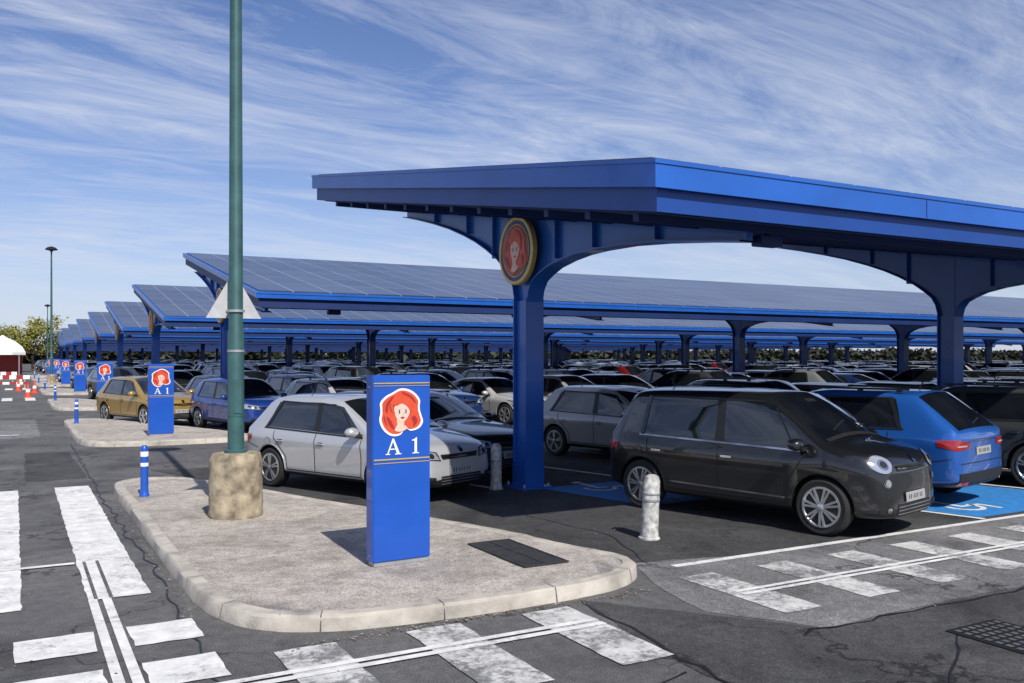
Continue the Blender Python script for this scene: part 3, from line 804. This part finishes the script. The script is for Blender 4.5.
    for oy in (-.35, .25):
        def fn(u, v, oy=oy): return (xh-.10-u*.12+v*.015, oy+u*.5, 4)
        patch(fn, (0, 0, -1), 8, 1, .015, 2)
    # tax disc / toll tag and interior mirror patch behind the screen
    def fm(u, v): return (xAr+.16+v*.06, -.11+u*.22, 4)
    patch(fm, (0, 0, -1), 2, 1, .003, 2)
    def fs_(u, v): return (xh-.20+v*.07, h*.50+u*.08, 4)
    patch(fs_, (0, 0, -1), 2, 1, .003, 7)
    box(D, (xDr+.2, 0, H+.05), (.014, .014, .14), 2, Matrix.Rotation(-.5, 3, 'Y'))
    for x in wx:
        for sd in (-1, 1):
            yc = sd*(h-.115)
            lathe(D, [(wr*.66, -.085), (wr*.9, -.10), (wr*.97, -.085), (wr, -.05), (wr, .05), (wr*.97, .085), (wr*.9, .10), (wr*.68, .085)], 32, 3, axis='Y', c=(x, yc, wr), flip=sd)
            lathe(D, [(wr*.72, .088), (wr*.71, .101), (wr*.65, .101), (wr*.62, .088)], 32, 4, axis='Y', c=(x, yc, wr), flip=sd)
            lathe(D, [(wr*.62, .083), (wr*.62, .092)], 32, 2, axis='Y', c=(x, yc, wr), flip=sd)
            lathe(D, [(wr*.14, .09), (wr*.14, .108), (wr*.08, .116)], 14, 4, axis='Y', c=(x, yc, wr), flip=sd)
            for k in range(spokes):
                for o in (-.13, .13):
                    a = 2*math.pi*k/spokes+o+.3
                    M = Matrix.Rotation(-a, 3, 'Y')
                    p = M @ Vector((wr*.38, 0, 0))
                    box(D, (x+p.x, yc+sd*.100, wr+p.z), (wr*.56, .02, .026), 4, M)
    bmesh.ops.recalc_face_normals(D, faces=D.faces)
    dm = bpy.data.meshes.new('d'); D.to_mesh(dm); D.free()
    bm.from_mesh(dm)
    me = bpy.data.meshes.new('car_'+name); bm.to_mesh(me); bm.free()
    for m in CARM: me.materials.append(m)
    for p in me.polygons: p.use_smooth = True
    me.set_sharp_from_angle(angle=math.radians(38))
    return me

CARS = {
 'hatch': car_mesh('hatch', 4.12, 1.78, 1.50, .93, .99, .82, 2.56, .315, .88, .16, -1.45, -1.50, fwheel=1.27),
 'mpv': car_mesh('mpv', 4.08, 1.78, 1.68, 1.00, 1.10, .97, 2.66, .335, 1.16, .52, -1.38, -1.64, zb=.2, rails=False, chrome=True, fwheel=1.31, roundlamp=True, q3=True, xBp=-.10, spokes=7),
 'suv': car_mesh('suv', 4.40, 1.86, 1.63, 1.05, 1.10, .94, 2.67, .35, .86, .15, -1.42, -1.52, zb=.24, rails=True, clad=True, fwheel=1.34),
 'estate': car_mesh('estate', 4.65, 1.82, 1.47, .93, .97, .80, 2.75, .325, .88, .20, -1.70, -1.85, rails=True, chrome=True, fwheel=1.43, spokes=7, q3=True),
 'small': car_mesh('small', 3.75, 1.68, 1.50, .92, .99, .84, 2.40, .295, .82, .25, -1.25, -1.40, fwheel=1.22),
 'saloon': car_mesh('saloon', 4.60, 1.81, 1.44, .91, .96, .79, 2.75, .325, .75, .05, -1.25, -1.10, chrome=True, fwheel=1.42, spokes=6),
}
PAL = [(.42, .43, .44), (.36, .37, .38), (.010, .010, .012), (.010, .010, .012), (.014, .015, .018), (.7, .7, .69), (.62, .62, .61), (.10, .105, .11), (.06, .062, .068),
       (.012, .025, .07), (.014, .04, .14), (.22, .012, .012), (.015, .015, .017), (.035, .037, .042), (.25, .26, .27), (.03, .032, .036)]
def car(kind, x, y, ang, col):
    o = inst('parked_car', CARS[kind], None, (x, y, .008), math.radians(ang))
    o.color = (*col, 1); return o
car('mpv', 8.75, 8.80, -76.0, (.014, .015, .017))
car('suv', 11.45, 9.85, 103, (.018, .12, .46))
car('suv', 14.7, 9.8, 103, (.07, .072, .075))
car('hatch', 4.90, 13.6, -67.0, (.52, .525, .53))
car('estate', 6.55, 15.2, -71, (.008, .009, .011))
car('hatch', 11.15, 15.0, -76, (.36, .35, .34))
car('small', 5.8, 26.5, -75, (.012, .05, .26))
car('hatch', 3.75, 30.2, -70, (.42, .27, .06))
kinds = ['hatch', 'hatch', 'mpv', 'suv', 'suv', 'estate', 'small', 'saloon']
for n in range(10):
    for row, yc in ((0, 9.55), (1, 15.15)):
        x = {(0, 0): 17.6, (0, 1): 13.8, (1, 0): 8.4, (1, 1): 6.4}.get((n, row), 6.2 if row == 0 else 4.3)
        lim = min(106, 1.75*(yc+16*n)+12)
        while x < lim:
            if random.random() < .95:
                car(random.choice(kinds), x+random.uniform(-.12, .12), yc+16*n+random.uniform(-.25, .25), (103 if random.random() < .5 else -77)+random.uniform(-1.5, 1.5), random.choice(PAL))
            x += 2.62

# ------------------------------------------------------------------ far left things
def barrier(loc, rz):
    e = empty('road_barrier', loc, rz); bm = bmesh.new()
    for i in range(6): box(bm, (-1.0+i*.4, 0, .75), (.398, .06, .26), i % 2)
    for i in range(6): box(bm, (-1.0+i*.4, 0, .35), (.398, .05, .16), (i+1) % 2)
    for x in (-.9, .9): box(bm, (x, 0, .45), (.07, .045, .9), 2); box(bm, (x, 0, .03), (.12, .6, .06), 2)
    finish(bm, 'boards', [M_DRED, M_SWHITE, M_STEEL], parent=e)
for x, y in ((-2.0, 66), (-.3, 68), (-3.9, 70), (-1.0, 84)): barrier((x, y, 0), random.uniform(-.3, .3))
def cone(loc):
    e = empty('traffic_cone', loc); bm = bmesh.new()
    box(bm, (0, 0, .02), (.4, .4, .04), 0, bev=.01)
    lathe(bm, [(.16, .04), (.11, .3)], 16, 0); lathe(bm, [(.112, .3), (.08, .46)], 16, 1); lathe(bm, [(.08, .46), (.03, .75)], 16, 0)
    finish(bm, 'cone', [M_RED, M_SWHITE], smooth=40, parent=e)
for x, y in ((.6, 52), (1.0, 58), (.2, 62), (.4, 75)): cone((x, y, 0))
def tent(loc, s=5, h=5):
    e = empty('marquee_tent', loc); bm = bmesh.new()
    b = s/2
    for sx in (-1, 1):
        for sy in (-1, 1): lathe(bm, [(.06, 0), (.06, 2.4)], 8, 1, c=(sx*b*.66, sy*b*.66, 0))
    prof = [(1, 2.35), (1, 2.65), (.85, 3.3), (.55, 3.9), (.22, 4.3), (.03, h)]
    rings = [[bm.verts.new((b*k*math.cos(a), b*k*math.sin(a), z)) for a in [math.pi/8+i*math.pi/4 for i in range(8)]] for k, z in prof]
    for a, c in zip(rings[:-1], rings[1:]):
        for i in range(8): bm.faces.new((a[i], a[(i+1) % 8], c[(i+1) % 8], c[i]))
    box(bm, (0, b*.6, 1.2), (s*.8, .1, 2.2), 2)
    finish(bm, 'canopy', [M_TENT, M_STEEL, M_DRED], parent=e)
for i in range(5): tent((-3.2-i*5.2+2, 118+i*2.5, 0), 5, 4.6)
def tree(name, loc, h, r, mat, nleaf=1600, spread=1.0):
    e = empty(name, loc); bm = bmesh.new()
    def limb(p, q, r0, r1):
        d = (q-p); M = d.to_track_quat('Z', 'Y').to_matrix()
        a = [bm.verts.new(p+M@Vector((r0*math.cos(t), r0*math.sin(t), 0))) for t in [k*math.pi/3 for k in range(6)]]
        b = [bm.verts.new(q+M@Vector((r1*math.cos(t), r1*math.sin(t), 0))) for t in [k*math.pi/3 for k in range(6)]]
        for i in range(6): bm.faces.new((a[i], a[(i+1) % 6], b[(i+1) % 6], b[i]))
    limb(Vector((0, 0, 0)), Vector((.05, 0, h*.4)), .03*h, .02*h)
    tips = []
    for k in range(9):
        a = k*2.4; q = Vector((math.cos(a)*r*random.uniform(.3, .75), math.sin(a)*r*random.uniform(.3, .75), h*random.uniform(.4, .92)))
        limb(Vector((.05, 0, h*random.uniform(.3, .42))), q, .012*h, .004*h); tips.append(q)
        for _ in range(2): tips.append(q+Vector((random.uniform(-.35, .35)*r, random.uniform(-.35, .35)*r, random.uniform(-.12, .12)*h)))
    finish(bm, 'trunk', [M_BARK], parent=e)
    bm = bmesh.new()
    for _ in range(nleaf):
        t = random.choice(tips); p = t+Vector((random.gauss(0, .16)*r, random.gauss(0, .16)*r, random.gauss(0, .06)*h))
        s = random.uniform(.09, .2)*h/8
        M = Matrix.Rotation(random.uniform(0, 6.3), 3, 'Z') @ Matrix.Rotation(random.uniform(0, 3.1), 3, 'X')
        vs = [bm.verts.new(p+M@Vector(c)*s) for c in ((-1, -.5, 0), (.2, -.8, .1), (1, .1, 0), (.1, .9, -.1))]
        bm.faces.new(vs)
    finish(bm, 'crown', [mat], parent=e)
tree('tree', (2.2, 142, 0), 7.6, 3.6, M_LEAF, 4200)
tree('tree', (-1.2, 150, 0), 6.4, 2.8, M_LEAF, 2600)
tree('tree', (-14, 150, 0), 7, 3, M_LEAF, 1800)
def treeline():
    bm = bmesh.new()
    for _ in range(26000):
        x = random.uniform(-260, 520); y = 305+random.uniform(0, 14)
        hh = 5.2+1.0*math.sin(x*.11)+.8*math.sin(x*.37+1)+.6*math.sin(x*.9)
        p = Vector((x, y, random.uniform(0, 1)*hh)); s = random.uniform(.8, 1.6)
        M = Matrix.Rotation(random.uniform(0, 6.3), 3, 'Z') @ Matrix.Rotation(random.uniform(0, 3.1), 3, 'X')
        bm.faces.new([bm.verts.new(p+M@Vector(c)*s) for c in ((-1, -.5, 0), (.2, -.8, .1), (1, .1, 0), (.1, .9, -.1))])
    finish(bm, 'distant_trees', [M_LEAF2])
treeline()

# ------------------------------------------------------------------ world, sun
to_sun = Vector((-.05, -1.0, 1.02)).normalized()
elev = math.asin(to_sun.z); az = math.atan2(to_sun.x, to_sun.y)
w = bpy.data.worlds.new('World'); scene.world = w; w.use_nodes = True
nt = w.node_tree; bg = nt.nodes['Background']
sky = N(nt, 'ShaderNodeTexSky', sky_type='NISHITA'); sky.sun_disc = False
sky.sun_elevation = elev; sky.sun_rotation = az; sky.altitude = 50; sky.air_density = 1.0; sky.dust_density = .4; sky.ozone_density = 2.6
tc = N(nt, 'ShaderNodeTexCoord').outputs['Generated']
sp = N(nt, 'ShaderNodeSeparateXYZ'); nt.links.new(tc, sp.inputs[0])
zz = N(nt, 'ShaderNodeMath', operation='MAXIMUM'); nt.links.new(sp.outputs['Z'], zz.inputs[0]); zz.inputs[1].default_value = 0
za = N(nt, 'ShaderNodeMath', operation='ADD'); nt.links.new(zz.outputs[0], za.inputs[0]); za.inputs[1].default_value = .15
dx = N(nt, 'ShaderNodeMath', operation='DIVIDE'); nt.links.new(sp.outputs['X'], dx.inputs[0]); nt.links.new(za.outputs[0], dx.inputs[1])
dy = N(nt, 'ShaderNodeMath', operation='DIVIDE'); nt.links.new(sp.outputs['Y'], dy.inputs[0]); nt.links.new(za.outputs[0], dy.inputs[1])
cb = N(nt, 'ShaderNodeCombineXYZ'); nt.links.new(dx.outputs[0], cb.inputs[0]); nt.links.new(dy.outputs[0], cb.inputs[1])
mp = N(nt, 'ShaderNodeMapping'); mp.inputs['Rotation'].default_value = (0, 0, math.radians(-62)); mp.inputs['Scale'].default_value = (.6, 1.9, 1); mp.inputs['Location'].default_value = (.7, .2, 0)
nt.links.new(cb.outputs[0], mp.inputs['Vector'])
mp2 = N(nt, 'ShaderNodeMapping'); mp2.inputs['Rotation'].default_value = (0, 0, math.radians(-50)); mp2.inputs['Scale'].default_value = (.6, 1.1, 1); mp2.inputs['Location'].default_value = (3.1, 1.7, 0)
nt.links.new(cb.outputs[0], mp2.inputs['Vector'])
mp3 = N(nt, 'ShaderNodeMapping'); mp3.inputs['Rotation'].default_value = (0, 0, math.radians(-20)); mp3.inputs['Scale'].default_value = (.8, 3.2, 1); mp3.inputs['Location'].default_value = (5.1, 2.2, 0)
nt.links.new(cb.outputs[0], mp3.inputs['Vector'])
f1 = noise(nt, mp.outputs[0], 1.3, 14, .68, 1.3)
f2 = noise(nt, mp2.outputs[0], .7, 5, .55, .5)
f3 = noise(nt, mp3.outputs[0], 1.6, 14, .7, .8)
m1 = ramp(nt, f1, [(.40, (.02, .02, .02)), (.56, (.4, .4, .4)), (.72, (1, 1, 1))])
m2 = ramp(nt, f2, [(.36, (.06, .06, .06)), (.56, (.9, .9, .9))])
m3 = ramp(nt, f3, [(.46, (0, 0, 0)), (.75, (.6, .6, .6))])
mul = mixc(nt, 1, mixc(nt, 1, m1, m2, 'MULTIPLY'), m3, 'SCREEN')
hz = ramp(nt, zz.outputs[0], [(0, (.62, .62, .62)), (.06, (.40, .40, .40)), (.18, (.10, .10, .10)), (.35, (.0, .0, .0))])
add = mixc(nt, 1, mul, hz, 'SCREEN')
tint = mixc(nt, 1, sky.outputs[0], (.84, .90, 1.18), 'MULTIPLY')
nt.links.new(mixc(nt, add, tint, (7.0, 7.6, 9.0)), bg.inputs['Color'])
bg.inputs['Strength'].default_value = .095
sl = bpy.data.lights.new('sun', 'SUN'); sl.energy = 5.0; sl.angle = math.radians(.53); sl.color = (1, .95, .88)
so = bpy.data.objects.new('sun', sl); COL.objects.link(so); so.rotation_euler = (-to_sun).to_track_quat('-Z', 'Y').to_euler(); so.location = (-20, -40, 50)

# ------------------------------------------------------------------ camera
cd = bpy.data.cameras.new('camera'); cam = bpy.data.objects.new('camera', cd); COL.objects.link(cam)
cam.location = (0, 0, 2.1); cam.rotation_euler = (math.radians(90), 0, math.radians(-29.2))
cd.sensor_width = 36; cd.lens = 890/1024*36; cd.shift_y = 15.5/1024; cd.clip_end = 4000; cd.clip_start = .05
scene.camera = cam
scene.view_settings.view_transform = 'Standard'; scene.view_settings.look = 'None'; scene.view_settings.exposure = 0
